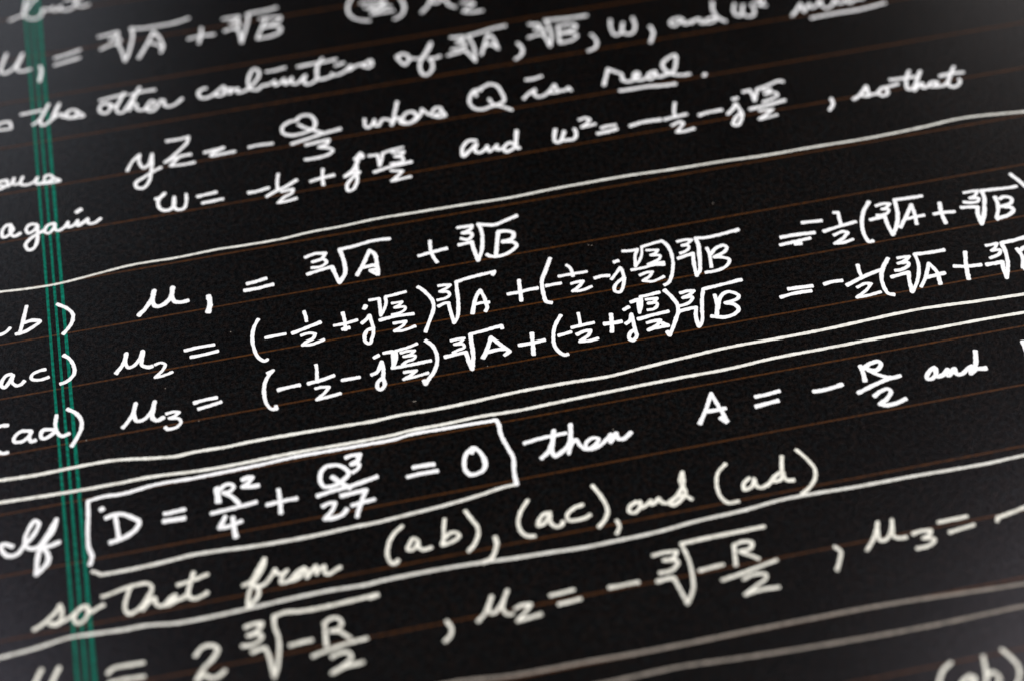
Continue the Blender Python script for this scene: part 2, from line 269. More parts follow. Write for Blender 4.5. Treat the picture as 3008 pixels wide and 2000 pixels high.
# ------------------------------------------------------------------ handwriting
# every row: "=kind|label", then one line per mark: name|width:stroke;width:stroke
# stroke points are x,y on the sheet in hundredths of a millimetre, ! marks a sharp turn of the pen
ROWS = """
=handwriting_row|top row fragment of handwriting running off the upper edge of the sheet
handwritten_word|0.72:-198,1397 -112,1435 -39,1457 12,1542 69,1636 147,1736;0.72:30,1764 12,1670 -12,1538 -13,1441 36,1384 106,1358 173,1387 200,1448 213,1504 257,1484;0.72:213,1504 283,1478 338,1513! 323,1478 374,1450 430,1511! 420,1455 477,1431 543,1435 599,1481 636,1600;0.72:636,1600 614,1507 643,1460 702,1447 769,1466;0.72:489,1615 594,1606 699,1595
parenthesis|0.72:3899,842 3832,702 3824,568 3870,479 3953,421 4053,388
digit|0.72:3986,714 4146,715 4289,700;0.72:4288,691 4196,615 4083,574;0.72:4025,626 4196,615 4336,582;0.72:4271,587 4184,540 4084,496! 4216,498 4362,498
parenthesis|0.72:4473,686 4496,544 4454,418 4393,365 4337,349
letter|0.72:4680,383 4770,478 4848,616;0.72:4836,550 4882,510 4947,573! 4994,542 5028,436 5098,381
digit|0.72:5175,440 5280,431 5325,389! 5250,345 5173,286! 5272,252 5405,250
=handwriting_row|blurred equation row near the top, a cube root sum
letter|0.74:-255,829 -294,725 -335,586 -335,527 -285,504 -207,546 -152,617 -102,717 -69,785! -104,681 -148,570 -138,512 -82,489 15,504
digit|0.81:122,525 133,457 122,367 100,271
equals_sign|0.74:297,623 453,652 611,699;0.74:289,504 445,532 595,562
digit|0.74:836,864 961,882 1072,898! 1061,839 966,786! 1057,792 1093,746 1051,709 959,692 845,644
root_sign|0.74:1045,714 1081,607 1114,383! 1153,458 1225,705 1245,834 1231,923! 1352,894 1535,890 1744,897 1932,940
letter|0.74:1276,392 1344,507 1422,658 1494,803! 1543,706 1580,545 1577,508 1543,426;0.74:1413,623 1481,597 1564,511
plus_sign|0.74:1882,578 2040,598 2202,588;0.74:2061,736 2039,588 2001,474
digit|0.74:2327,827 2432,831 2524,828! 2492,778 2409,740! 2500,737 2513,677 2437,643 2323,616
root_sign|0.74:2449,634 2490,596 2503,374! 2573,576 2629,774 2625,843! 2735,855 2857,856 2989,879
letter|0.74:2843,714 2766,569 2701,413;0.74:2759,728 2890,722 3013,702! 2991,640 2888,601 2779,569! 2898,576 2989,525 2966,445 2862,403 2691,392
=handwriting_row|blurred cursive sentence row listing combinations of roots
letter|0.77:-424,-344 -347,-300 -273,-314! -265,-416 -340,-420 -427,-414
handwritten_word|0.77:-144,-223 -18,-217 95,-208;0.77:-17,-421 62,-360 145,-219 185,-130! 117,-266 75,-381 88,-446 131,-447 197,-392 269,-248 306,-150! 256,-245 211,-377! 289,-325 324,-324 330,-370 385,-383;0.77:363,-342 430,-283 491,-301 502,-366 421,-405 368,-361;0.77:497,-311 571,-412 471,-412 384,-404
handwritten_word|0.77:769,-204 941,-182 1094,-172;0.77:1129,-199 1258,-175 1423,-177;0.77:882,-285 808,-267 759,-328 773,-402 834,-426 889,-358 888,-295 940,-352 997,-276;0.77:1058,-146 1012,-243 957,-374 964,-447 1019,-460 1076,-384 1164,-243 1246,-99! 1176,-246 1096,-443! 1155,-349 1191,-366 1179,-426 1220,-472 1270,-466 1356,-351 1404,-381 1348,-448 1289,-470 1341,-518 1408,-480 1469,-360! 1506,-377 1501,-448 1558,-488 1636,-462 1719,-392
handwritten_word|0.77:2010,-288 1945,-300 1906,-363 1931,-432 1992,-447 2071,-420 2141,-364 2211,-308! 2141,-364 2108,-429 2157,-449 2213,-399 2217,-310;0.77:2209,-435 2236,-368 2294,-364! 2266,-439 2317,-387 2368,-381! 2361,-443 2411,-446 2492,-411 2565,-337 2636,-226 2635,-133 2593,-105 2533,-183 2497,-321 2516,-425 2589,-452 2660,-396 2697,-404! 2764,-384 2803,-356! 2806,-430 2877,-392 2919,-351! 2920,-439 2978,-388 3008,-353! 2997,-438 3058,-457 3106,-409 3169,-351! 3137,-444 3168,-497 3233,-485 3279,-450;0.77:2723,-182 2841,-182 2957,-163;0.77:3095,-186 3251,-177 3406,-177 3563,-167;0.77:3405,-111 3337,-207 3304,-346 3304,-438 3366,-452 3473,-423 3475,-386;0.77:3534,-272 3642,-242;0.77:3473,-423 3550,-423 3633,-387 3709,-313! 3685,-381 3743,-339 3824,-321 3876,-315 3956,-279! 3961,-354 3904,-386 3846,-342
handwritten_word|0.77:4256,-294 4340,-258 4396,-308 4388,-390 4334,-442 4284,-356 4268,-297;0.77:4390,-344 4476,-373 4566,-376 4624,-269 4697,-155! 4652,-257 4571,-349 4508,-483 4508,-630 4553,-668 4629,-604 4654,-462 4627,-400 4689,-415 4770,-397
digit|0.77:4939,-118 5016,-127 5099,-137! 5070,-187 4999,-217! 5079,-245 5081,-302 5019,-321 4915,-319
root_sign|0.77:4853,-407 4967,-387 5075,-366! 5101,-438 5153,-571! 5180,-363 5167,-228 5145,-138! 5281,-114 5459,-80 5619,-70
letter|0.77:5241,-489 5300,-354 5382,-166! 5428,-234 5453,-437;0.77:5293,-352 5381,-339 5452,-409
comma|0.77:5695,-391 5733,-494 5698,-597 5615,-652
digit|0.77:5892,-112 6000,-132! 6016,-183 5944,-208! 6044,-238 6045,-295
root_sign|0.77:5839,-331 5949,-310 6026,-319! 6044,-417 6059,-533! 6116,-359 6112,-168 6096,-88! 6245,-104 6427,-118 6599,-121
letter|0.77:6221,-213 6182,-507;0.77:6225,-223 6325,-219 6426,-243 6410,-311 6326,-333 6218,-345! 6369,-377 6410,-429 6344,-488 6189,-508
comma|0.77:6577,-449 6614,-571 6577,-675 6476,-716
letter|0.77:6853,-258 6827,-395 6850,-523 6918,-511 6985,-347! 6946,-480 6979,-535 7050,-542 7113,-444 7120,-283
comma|0.77:7285,-475 7297,-582 7224,-744
handwritten_word|0.77:7670,-423 7575,-429 7528,-485 7562,-531 7656,-477 7690,-447! 7694,-534 7781,-507! 7774,-534 7838,-492 7891,-495 7886,-561 7956,-549;0.77:8073,-510 7978,-516 7951,-567 8029,-575 8101,-507;0.77:8113,-240 8085,-368 8093,-486 8129,-551 8181,-602
letter|0.77:8361,-337 8324,-425 8324,-521 8369,-551 8454,-379! 8410,-523 8444,-569 8513,-585 8560,-500 8556,-384
digit|0.73:8612,-343 8701,-325! 8705,-381 8621,-415! 8725,-453
handwritten_word|0.77:8967,-693 9053,-608 9126,-519! 9126,-654! 9227,-543! 9233,-612 9291,-597 9371,-510! 9366,-615 9405,-663 9484,-624 9553,-534! 9558,-603 9608,-615 9678,-564! 9696,-636 9776,-597 9882,-603;0.77:9175,-781 9453,-770 9787,-773 10110,-734
=handwriting_row|softly blurred row defining a product equal to a fraction
minus_sign|0.84:2379,-1343 2465,-1334 2657,-1344
letter|0.84:2978,-1044 2876,-1055 2792,-1123 2793,-1211 2861,-1262 2972,-1270 3089,-1245 3159,-1192 3173,-1090 3134,-1010 3062,-984 2995,-1012 2964,-1058;0.84:2981,-1115 3047,-1183 3127,-1237 3241,-1316
fraction_bar|0.84:2861,-1401 3047,-1366 3215,-1327 3445,-1294
digit|0.84:3016,-1454 3148,-1442 3287,-1431! 3253,-1492 3162,-1523! 3257,-1554 3310,-1600 3267,-1650 3139,-1680 2978,-1677
handwritten_word|0.84:3736,-1204 3726,-1307 3751,-1348 3808,-1309 3843,-1246! 3842,-1334 3878,-1343 3928,-1266 3967,-1258 4024,-1298;0.84:4147,-1016 4097,-1165 4025,-1368! 4092,-1270 4127,-1287 4129,-1349 4211,-1385 4294,-1343 4326,-1271 4290,-1219 4227,-1216 4174,-1271 4158,-1329 4212,-1382 4305,-1355 4383,-1267 4407,-1202! 4437,-1253 4478,-1307 4557,-1219 4618,-1234 4605,-1302 4510,-1336! 4581,-1367 4658,-1358;0.84:4615,-1251 4652,-1357
letter|0.84:5137,-1051 5048,-1048 4979,-1140 4960,-1243 5006,-1334 5089,-1362 5183,-1340 5289,-1320 5354,-1282 5351,-1138 5311,-1020 5240,-985 5142,-1025 5057,-1068 5056,-1140;0.84:5188,-1216 5226,-1314 5317,-1371 5415,-1453
handwritten_word|0.84:5664,-1012 5760,-1017 5861,-995;0.84:5577,-1307 5648,-1243 5736,-1192! 5715,-1259 5749,-1312 5827,-1303 5887,-1264 5973,-1167! 5986,-1251 5999,-1281 5896,-1284;0.84:5999,-1281 6090,-1275 6122,-1247! 6142,-1302
handwritten_word|0.84:6528,-1306 6570,-1208 6637,-1059! 6707,-1121 6770,-1182 6762,-1271 6817,-1311 6885,-1296 6968,-1232 6953,-1189 6912,-1215 6903,-1286 6957,-1320 7033,-1302 7107,-1239 7165,-1224! 7102,-1234 7057,-1282 7076,-1336 7132,-1294 7165,-1235! 7148,-1293 7192,-1314 7273,-1300 7355,-1283 7432,-1137 7451,-1012 7381,-1032 7285,-1102 7267,-1171 7296,-1260 7371,-1324 7455,-1352 7545,-1355;0.84:6684,-1433 6825,-1439 7018,-1440 7205,-1466 7346,-1472
period|1.34:7699,-1401 7711,-1413
handwritten_word|0.84:-503,-1331 -431,-1339! -381,-1317 -428,-1281 -477,-1287 -426,-1231 -353,-1223 -342,-1251! -356,-1298 -393,-1315 -320,-1306 -267,-1209! -277,-1300 -223,-1304 -170,-1215! -199,-1318 -128,-1343 -53,-1318 -8,-1261! -30,-1340 -7,-1362;0.84:-7,-1362 55,-1343 84,-1257 145,-1263 166,-1310 103,-1351 55,-1343;0.84:161,-1300 236,-1365 138,-1371 29,-1362
letter|0.84:992,-1392 1065,-1256 1152,-1174! 1137,-1273 1176,-1384 1241,-1348 1292,-1198! 1279,-1340 1253,-1487 1217,-1614 1149,-1690 1078,-1665 1072,-1597 1163,-1534 1267,-1473 1376,-1422
letter|0.84:1468,-1031 1605,-1034 1724,-1022! 1697,-1111 1586,-1223 1478,-1318 1425,-1354!;0.84:1425,-1354 1578,-1307 1727,-1299;0.84:1604,-1296 1480,-1421! 1626,-1438 1756,-1431
equals_sign|0.84:1874,-1308 1975,-1297 2100,-1283! 1970,-1339! 1941,-1375 2078,-1373 2221,-1368
=handwriting_row|softly blurred row giving the two complex roots of unity
letter|0.91:5833,-1862 5801,-1950 5792,-2051 5840,-2062 5920,-1917! 5881,-2046 5942,-2055 6004,-2058 6051,-1973 6042,-1902
digit|0.82:6124,-1781 6210,-1766 6246,-1801! 6203,-1852 6135,-1897! 6219,-1891 6297,-1883
equals_sign|0.91:6342,-1963 6422,-1947 6516,-1952;0.91:6281,-2036 6402,-2030 6520,-2014
minus_sign|0.91:6668,-2005 6820,-1979 7035,-1986
digit|0.82:7257,-1765 7218,-1879 7206,-1965
fraction_bar|0.91:7071,-1994 7202,-1981 7345,-1971
digit|0.82:7132,-2105 7242,-2070 7272,-2103! 7219,-2160 7166,-2217! 7266,-2223 7372,-2205
minus_sign|0.91:7473,-2018 7580,-2000 7754,-1996
letter|0.91:7796,-2077 7887,-2001 7930,-1940! 7947,-2015 7960,-2106 7921,-2202 7864,-2268 7819,-2248 7870,-2155 7953,-2087;0.91:7912,-1865 7979,-1854
root_sign|0.82:8060,-1775 8145,-1768! 8153,-1832 8155,-1940! 8191,-1859 8235,-1771! 8371,-1740 8502,-1699 8561,-1722
digit|0.74:8289,-1807 8381,-1805! 8340,-1855 8297,-1870! 8414,-1867 8436,-1917 8378,-1948 8238,-1986
fraction_bar|0.91:8063,-2060 8284,-2041 8495,-2011
digit|0.78:8158,-2109 8263,-2116 8315,-2123! 8220,-2185 8129,-2234! 8229,-2231 8346,-2214
comma|0.91:9013,-2106 9011,-2194 8939,-2283
handwritten_word|0.91:9254,-2180 9339,-2138 9462,-2015! 9454,-2103 9447,-2164 9375,-2147;0.91:9450,-2155 9557,-2145 9630,-2081 9675,-2101 9663,-2179 9598,-2199 9563,-2146 9643,-2079 9722,-2076 9833,-2057
handwritten_word|0.91:9755,-1976 9921,-1988 10050,-1992;0.91:10021,-1885 9954,-1987 9915,-2104 9914,-2166 9965,-2169 10052,-2064 10140,-1922! 10069,-2032 9980,-2200! 10071,-2123 10101,-2112 10085,-2180 10130,-2181 10216,-2121 10275,-2138! 10232,-2187 10169,-2181 10241,-2198 10331,-2202 10403,-2147 10462,-2052 10539,-1943! 10462,-2052 10397,-2163 10398,-2235 10458,-2250 10529,-2195 10535,-2142;0.91:10332,-2049 10480,-2038 10619,-2053
handwritten_word|0.91:-331,-1907 -384,-1903 -435,-1972 -428,-2070 -368,-2052 -317,-1983 -337,-1914! -348,-2024 -310,-2082 -237,-2050;0.91:-53,-1963 -124,-1947 -174,-2000 -154,-2069 -94,-2051 -48,-1981! -53,-2076 -67,-2218 -108,-2305 -161,-2316 -193,-2237 -148,-2167 -37,-2096 37,-2065;0.91:137,-1991 64,-2006 23,-2094 69,-2121 120,-2068 142,-2000! 143,-2089 178,-2106 252,-2066 285,-2009! 287,-2082 360,-2059 393,-2009! 394,-2083 456,-2049 501,-2010! 508,-2077 574,-2084 649,-2036
accent_dot|1.09:384,-1885 446,-1850
letter|0.91:1265,-1891 1327,-1873 1374,-1826! 1314,-1886 1287,-1979 1322,-2061 1392,-2086 1457,-2035 1476,-1907! 1457,-2035 1487,-2099 1559,-2100 1598,-2018 1611,-1889
equals_sign|0.91:1726,-1957 1830,-1948 1947,-1937;0.91:1769,-2066 1890,-2061 2007,-2055
minus_sign|0.91:2290,-2030 2378,-2031 2528,-2005
digit|0.82:2656,-1822 2629,-1942 2620,-2057
fraction_bar|0.91:2482,-2133 2593,-2075 2721,-2030 2847,-1959
digit|0.82:2651,-2097 2787,-2087! 2767,-2141 2676,-2186 2600,-2251! 2704,-2250 2810,-2233
plus_sign|0.91:2992,-2018 3118,-1997 3268,-1982;0.91:3156,-1863 3136,-1976 3127,-2108
letter|0.91:3530,-1805 3605,-1720! 3626,-1785 3556,-1794 3564,-1822! 3496,-1942 3383,-2034! 3474,-2004 3560,-2007;0.91:3544,-1834 3524,-1999 3502,-2145 3437,-2247 3387,-2252 3387,-2168 3450,-2083 3541,-2011
root_sign|0.82:3688,-1783 3793,-1790! 3791,-1875 3790,-1960! 3830,-1867 3851,-1778! 3961,-1752 4094,-1740
digit|0.82:3954,-1793 4089,-1808! 4056,-1851 3980,-1859! 4061,-1895 4052,-1953 3913,-1963
fraction_bar|0.91:3709,-2042 3907,-2004 4152,-1980
digit|0.82:3897,-2061 4027,-2099! 3968,-2153 3884,-2217! 3996,-2210 4108,-2199
handwritten_word|0.91:4922,-1830 4838,-1811 4745,-1909 4735,-2027 4807,-1975 4913,-1880! 4879,-1992 4923,-2020 5008,-1971 5026,-1941! 5034,-2028 5122,-1963 5137,-1950! 5124,-2015 5199,-2016;0.91:5353,-2000 5276,-1947 5196,-2032 5225,-2073 5307,-2041 5356,-1983;0.91:5399,-1777 5360,-1933 5340,-2031 5378,-2057
=written_rule|upper drawn white rule, slightly wavy, crossing the whole sheet
drawn_rule|0.65:-497,-2841 -198,-2864 83,-2870 318,-2851 496,-2830 674,-2808 911,-2785 1147,-2784 1383,-2791 1621,-2783 1860,-2774 2097,-2782 2285,-2785 2585,-2783 2888,-2757 3250,-2752 3616,-2731 4100,-2738 4587,-2745 5145,-2759 5569,-2742 6012,-2737 6436,-2736 7001,-2758 7499,-2765 8068,-2788 8574,-2787 9204,-2797 9849,-2776 10374,-2742 11103,-2808
=handwriting_row|first equation of the labelled set, with its bracketed margin letter
letter|1.00:-623,-3335 -569,-3415 -513,-3432 -454,-3404 -412,-3361
letter|1.00:-226,-3102 -263,-3252 -292,-3366 -312,-3428!;1.00:-284,-3330 -186,-3315 -95,-3343 -179,-3407 -273,-3452 -360,-3462
parenthesis|1.00:95,-3149 199,-3237 251,-3325 239,-3427 181,-3519 132,-3575
letter|1.10:936,-3505 1032,-3406 1100,-3300 1132,-3200! 1103,-3331 1124,-3412 1181,-3425 1268,-3369 1309,-3302 1331,-3200! 1312,-3334 1335,-3400 1402,-3423 1479,-3417
digit|1.35:1696,-3399 1701,-3514 1669,-3628
equals_sign|1.00:2118,-3331 2219,-3319 2334,-3299;1.00:2079,-3415 2207,-3417 2397,-3399
digit|0.90:2780,-3105 2891,-3076 3008,-3095! 2949,-3168 2852,-3185! 2972,-3173 3000,-3227 2923,-3271 2829,-3265
root_sign|1.00:2770,-3345 2916,-3317 3049,-3300! 3068,-3414 3096,-3536! 3173,-3422 3186,-3254 3166,-3076! 3323,-3065 3543,-3036 3727,-3047
letter|1.00:3294,-3481 3388,-3332 3480,-3164! 3525,-3222 3531,-3333 3519,-3409;1.00:3356,-3387 3464,-3380 3524,-3379! 3514,-3439 3443,-3438 3513,-3516;1.00:3526,-3379 3528,-3442 3512,-3524
plus_sign|1.00:3986,-3360 4139,-3340 4309,-3324;1.00:4144,-3175 4131,-3314 4147,-3428 4170,-3496
digit|0.90:4467,-3058 4563,-3064 4635,-3064! 4600,-3120 4510,-3148! 4603,-3169 4607,-3210 4551,-3253 4479,-3220
root_sign|1.00:4438,-3306 4518,-3301 4585,-3293! 4591,-3421 4605,-3565! 4671,-3439 4715,-3243 4716,-3115 4702,-3064! 4881,-3108 5010,-3074 5084,-3052 5145,-3034
letter|1.00:4895,-3221 4850,-3385 4808,-3534!;1.00:4889,-3219 4979,-3224 5054,-3273 5026,-3347 4914,-3368! 5017,-3392 5054,-3448 4992,-3513 4851,-3559 4737,-3533 4712,-3504
=handwriting_row|second equation of the labelled set, with bracketed letters ac in the margin
letter|0.95:-425,-3982 -481,-3984 -529,-4045 -543,-4106 -511,-4142 -464,-4089 -414,-3999! -430,-4082 -388,-4142 -343,-4138 -301,-4097
letter|0.95:-76,-3997 -144,-4003 -213,-4031 -228,-4085 -184,-4116 -106,-4120 -49,-4104
parenthesis|0.95:120,-3852 178,-3917 216,-4027 216,-4114 172,-4176 113,-4213 62,-4223
letter|1.04:637,-4217 706,-4139 746,-4061 770,-3979! 749,-4091 771,-4168 828,-4159 898,-4081 940,-3988! 919,-4100 918,-4173 983,-4209 1023,-4204
digit|0.85:1047,-4195 1110,-4180 1153,-4212 1124,-4277 1037,-4358! 1116,-4355 1221,-4328
equals_sign|0.95:1371,-4079 1509,-4067 1686,-4070;0.95:1423,-4179 1566,-4175 1716,-4161
parenthesis|0.95:2180,-3835 2120,-3941 2087,-4064 2087,-4216 2117,-4340 2173,-4400 2212,-4385
minus_sign|0.95:2220,-4100 2332,-4096 2438,-4096
digit|0.85:2667,-3838 2676,-3912 2675,-3984
fraction_bar|0.95:2505,-4106 2640,-4071 2736,-4046 2822,-4024
digit|0.85:2591,-4155 2685,-4141 2742,-4166! 2711,-4218 2642,-4249 2592,-4283! 2682,-4294 2825,-4262
plus_sign|0.95:2950,-4101 3071,-4099 3204,-4081;0.95:3066,-3948 3072,-4063 3062,-4192;0.95:3028,-4170 3108,-4164
letter|0.95:3242,-4138 3305,-4092 3339,-4052! 3346,-4126 3353,-4223 3332,-4325 3280,-4419 3242,-4381 3251,-4294 3291,-4238 3338,-4231;0.95:3294,-3952 3324,-3910
root_sign|0.85:3367,-3847 3475,-3848! 3469,-3937 3456,-4079! 3505,-4006 3536,-3929 3546,-3840! 3646,-3832 3771,-3818
digit|0.77:3595,-3942 3707,-3946! 3668,-3983 3617,-4007! 3727,-4021 3721,-4055 3659,-4089 3570,-4095
fraction_bar|0.95:3432,-4139 3597,-4123 3801,-4134
digit|0.85:3569,-4212 3703,-4213! 3668,-4259 3565,-4316! 3656,-4327 3791,-4299
parenthesis|0.95:3905,-3781 3962,-3856 4023,-3992 4022,-4100 3959,-4242 3880,-4402
digit|0.81:4120,-3818 4195,-3823 4249,-3836! 4195,-3872 4124,-3899! 4205,-3923 4221,-3964 4171,-4001 4076,-4009
root_sign|0.95:4070,-4093 4141,-4067 4187,-4071! 4187,-4174 4196,-4350! 4248,-4272 4296,-4042 4307,-3922 4318,-3809! 4419,-3789 4564,-3773 4748,-3759! 4716,-3801
letter|0.95:4407,-4272 4449,-4149 4498,-4040 4548,-3978! 4571,-4080 4575,-4154 4575,-4227 4547,-4274;0.95:4448,-4155 4538,-4148 4612,-4157
plus_sign|1.04:4822,-4096 4954,-4096 5070,-4085 5155,-4087;1.04:4979,-3930 4964,-4073 4947,-4221
parenthesis|1.00:5370,-3709 5288,-3865 5217,-3997 5198,-4151 5206,-4287 5257,-4317
minus_sign|0.85:5242,-4076 5319,-4075 5410,-4072
digit|0.85:5517,-3843 5550,-3888 5556,-4013
fraction_bar|0.90:5402,-3978 5568,-3979 5715,-3982
digit|0.81:5511,-4107 5579,-4098 5645,-4101! 5583,-4167 5507,-4210! 5608,-4221 5720,-4192
minus_sign|0.90:5772,-4089 5860,-4079 5938,-4090
letter|0.90:5944,-4147 6013,-4077 6072,-4010! 6085,-4056 6078,-4166 6044,-4268 5994,-4336 5947,-4313 5951,-4259 6003,-4198 6091,-4150;0.90:6024,-3918 6079,-3912
root_sign|0.77:6149,-3790 6242,-3805 6315,-3801! 6270,-3887 6240,-4030! 6301,-3957 6344,-3879 6369,-3778! 6465,-3762 6605,-3744
digit|0.77:6403,-3836 6528,-3859! 6488,-3900 6437,-3913! 6531,-3941 6516,-3981 6440,-4014 6379,-4031! 6456,-4030 6554,-4040
fraction_bar|0.85:6182,-4069 6332,-4064 6450,-4053 6550,-4074
digit|0.81:6251,-4159 6333,-4138 6398,-4143! 6357,-4193 6269,-4240! 6366,-4271 6505,-4233
parenthesis|0.95:6600,-3743 6643,-3822 6658,-3952 6636,-4096 6583,-4245 6523,-4329 6475,-4349
digit|0.81:6757,-3792 6846,-3787 6919,-3804! 6859,-3847 6798,-3858! 6862,-3873 6860,-3910 6804,-3948 6748,-3960
root_sign|1.00:6707,-4025 6808,-4005 6884,-3991! 6859,-4123 6846,-4299! 6898,-4231 6948,-4018 6972,-3898 6967,-3790! 7064,-3806 7211,-3802 7433,-3776;1.00:7400,-3788 7453,-3775
letter|0.95:7051,-3948 7054,-4043 7027,-4224;0.95:7063,-4045 7145,-3976 7228,-3955 7261,-3984 7229,-4039 7094,-4092! 7184,-4117 7243,-4164 7188,-4242 7081,-4279 6947,-4279
equals_sign|1.00:7863,-3987 8040,-3988 8243,-4003;1.00:7827,-4089 7988,-4079 8175,-4066;1.00:7986,-4107 8061,-4119
minus_sign|1.00:8146,-3837 8254,-3846 8367,-3856
digit|0.90:8521,-3774 8574,-3783! 8559,-3892 8552,-3971
fraction_bar|1.00:8339,-4009 8519,-3979 8723,-3954
digit|0.85:8431,-4086 8544,-4057 8591,-4083! 8530,-4141 8408,-4199! 8509,-4207 8620,-4185
parenthesis|1.04:8950,-3708 8849,-3831 8779,-3991 8755,-4161 8772,-4260 8823,-4256
digit|0.85:9000,-3785 9090,-3773 9159,-3789! 9107,-3834 9054,-3846! 9120,-3869 9094,-3912 9027,-3928 8968,-3919
root_sign|1.00:8879,-3966 8969,-3955 9051,-3950! 9043,-4068 9053,-4222! 9135,-4106 9196,-3959 9218,-3835 9228,-3748! 9369,-3756 9541,-3760
letter|0.95:9165,-4144 9272,-4009 9384,-3857! 9378,-3985 9351,-4140;0.95:9262,-4039 9375,-4033 9474,-4032
plus_sign|1.00:9576,-4039 9692,-4042 9811,-4057;1.00:9693,-3897 9664,-4052 9664,-4196
digit|0.85:9994,-3820 10094,-3818 10155,-3824! 10093,-3892 10037,-3908! 10128,-3933 10101,-3975 10026,-3974 9949,-3948
root_sign|1.04:9894,-4016 9994,-4031 10074,-4050! 10042,-4155 10037,-4290! 10105,-4170 10164,-4022 10193,-3931 10195,-3834! 10359,-3847 10480,-3859 10592,-3860
letter|1.04:10309,-3950 10302,-4054 10275,-4145 10220,-4245;1.04:10344,-3991 10412,-3974 10473,-4013 10451,-4072 10328,-4101! 10417,-4130 10438,-4180 10367,-4231 10215,-4260
parenthesis|0.95:10587,-3669 10637,-3772 10676,-3863 10714,-4036 10686,-4240 10585,-4409
=handwriting_row|third equation of the labelled set, with bracketed letters ad in the margin
parenthesis|0.96:-495,-4632 -577,-4627 -635,-4683 -672,-4785 -633,-4903 -571,-4971 -511,-4971
letter|0.96:-264,-4760 -362,-4738 -431,-4784 -445,-4850 -369,-4867 -301,-4827 -265,-4767! -290,-4830 -271,-4889 -227,-4879
letter|0.96:-45,-4789 -144,-4773 -174,-4822 -161,-4876 -94,-4867 -25,-4814;0.96:-1,-4611 -20,-4739 -4,-4839 37,-4890 115,-4873
parenthesis|0.96:113,-4560 197,-4635 245,-4744 232,-4852 175,-4962 126,-5040
letter|1.01:652,-4926 726,-4839 771,-4765 809,-4648! 781,-4781 801,-4870 868,-4871 952,-4792 1003,-4670! 969,-4796 962,-4871 1008,-4910 1078,-4884
digit|0.86:1103,-4848 1182,-4840 1236,-4859! 1176,-4899 1131,-4909! 1228,-4941 1239,-4996 1185,-5040 1101,-5045! 1077,-5011
equals_sign|0.96:1395,-4774 1515,-4759 1638,-4758;0.96:1431,-4859 1550,-4844 1676,-4823
parenthesis|0.96:2180,-4563 2246,-4543! 2183,-4609 2134,-4713 2116,-4856 2130,-4960 2166,-5025 2218,-5037! 2215,-4996
minus_sign|0.96:2262,-4804 2377,-4791 2495,-4789
digit|0.86:2694,-4565 2690,-4656 2676,-4756
fraction_bar|0.96:2576,-4790 2714,-4776 2859,-4746
digit|0.86:2641,-4871 2710,-4866 2785,-4883! 2725,-4949 2640,-5011! 2762,-5003 2891,-4987
minus_sign|0.96:2925,-4824 3015,-4827 3115,-4827
letter|1.01:3234,-4826 3301,-4801 3366,-4683! 3368,-4787 3351,-4887 3348,-4989 3300,-5034 3273,-5006 3287,-4935 3342,-4890;1.01:3295,-4615 3352,-4589
root_sign|0.91:3402,-4575 3499,-4574! 3487,-4676 3474,-4777! 3518,-4683 3535,-4576! 3663,-4559 3769,-4530
digit|0.78:3575,-4612 3664,-4606 3727,-4614! 3674,-4655 3603,-4667! 3724,-4683 3700,-4718 3613,-4739 3571,-4770
fraction_bar|0.96:3454,-4786 3577,-4789 3715,-4786 3872,-4781
digit|0.82:3569,-4867 3700,-4874! 3638,-4918 3554,-4956! 3669,-4948 3818,-4930
parenthesis|0.96:3860,-4510 3916,-4587 3942,-4698 3931,-4812 3872,-4936 3803,-5012 3762,-5066! 3756,-5013
digit|0.82:4117,-4574 4188,-4567 4261,-4572! 4216,-4614 4149,-4628! 4237,-4648 4239,-4690 4160,-4713 4110,-4736
root_sign|1.01:4017,-4767 4124,-4762 4245,-4755! 4252,-4861 4269,-4986! 4311,-4817 4326,-4645 4335,-4535! 4465,-4524 4590,-4505 4675,-4498! 4678,-4537
letter|1.01:4406,-4873 4461,-4781 4538,-4623! 4617,-4741 4693,-4846! 4629,-4884;1.01:4465,-4806 4578,-4796 4669,-4803
plus_sign|1.06:4801,-4789 4940,-4791 5081,-4782;1.06:4967,-4662 4950,-4788 4926,-4945
parenthesis|0.96:5315,-4498 5229,-4616 5182,-4735 5163,-4872 5197,-4972 5242,-5018 5280,-5015
minus_sign|0.96:5230,-4758 5302,-4751 5374,-4738
digit|0.86:5500,-4511 5493,-4605 5484,-4686
fraction_bar|0.96:5386,-4687 5504,-4679 5632,-4672
digit|0.91:5419,-4789 5504,-4762 5573,-4765! 5543,-4817 5434,-4884! 5529,-4897 5630,-4884
plus_sign|1.10:5730,-4714 5821,-4723 5920,-4722;1.10:5832,-4600 5813,-4721 5785,-4839
letter|1.01:5952,-4765 6007,-4730 6040,-4654! 6037,-4761 6030,-4866 6027,-4948 5971,-4993 5944,-4952 5973,-4888 6033,-4855;1.01:5973,-4579 6041,-4552
root_sign|0.95:6070,-4493 6163,-4478! 6143,-4558 6130,-4651! 6175,-4553 6192,-4446! 6276,-4443 6403,-4430
digit|0.86:6235,-4494 6355,-4504! 6317,-4543 6249,-4552! 6340,-4567 6330,-4607 6284,-4638 6219,-4635
fraction_bar|0.96:6091,-4732 6255,-4715 6433,-4702
digit|0.95:6172,-4803 6255,-4793 6319,-4799! 6267,-4855 6167,-4897! 6278,-4887 6381,-4887! 6327,-4839
parenthesis|0.96:6459,-4412 6512,-4522 6542,-4625 6532,-4719 6466,-4847 6367,-5013! 6352,-4957
digit|0.86:6610,-4490 6693,-4484 6761,-4494! 6697,-4540 6625,-4560! 6722,-4570 6694,-4624 6619,-4655 6553,-4658
root_sign|1.01:6534,-4731 6631,-4718 6726,-4716! 6694,-4840 6692,-4970! 6738,-4921 6777,-4775 6824,-4605 6866,-4494! 6987,-4485 7144,-4472 7296,-4458
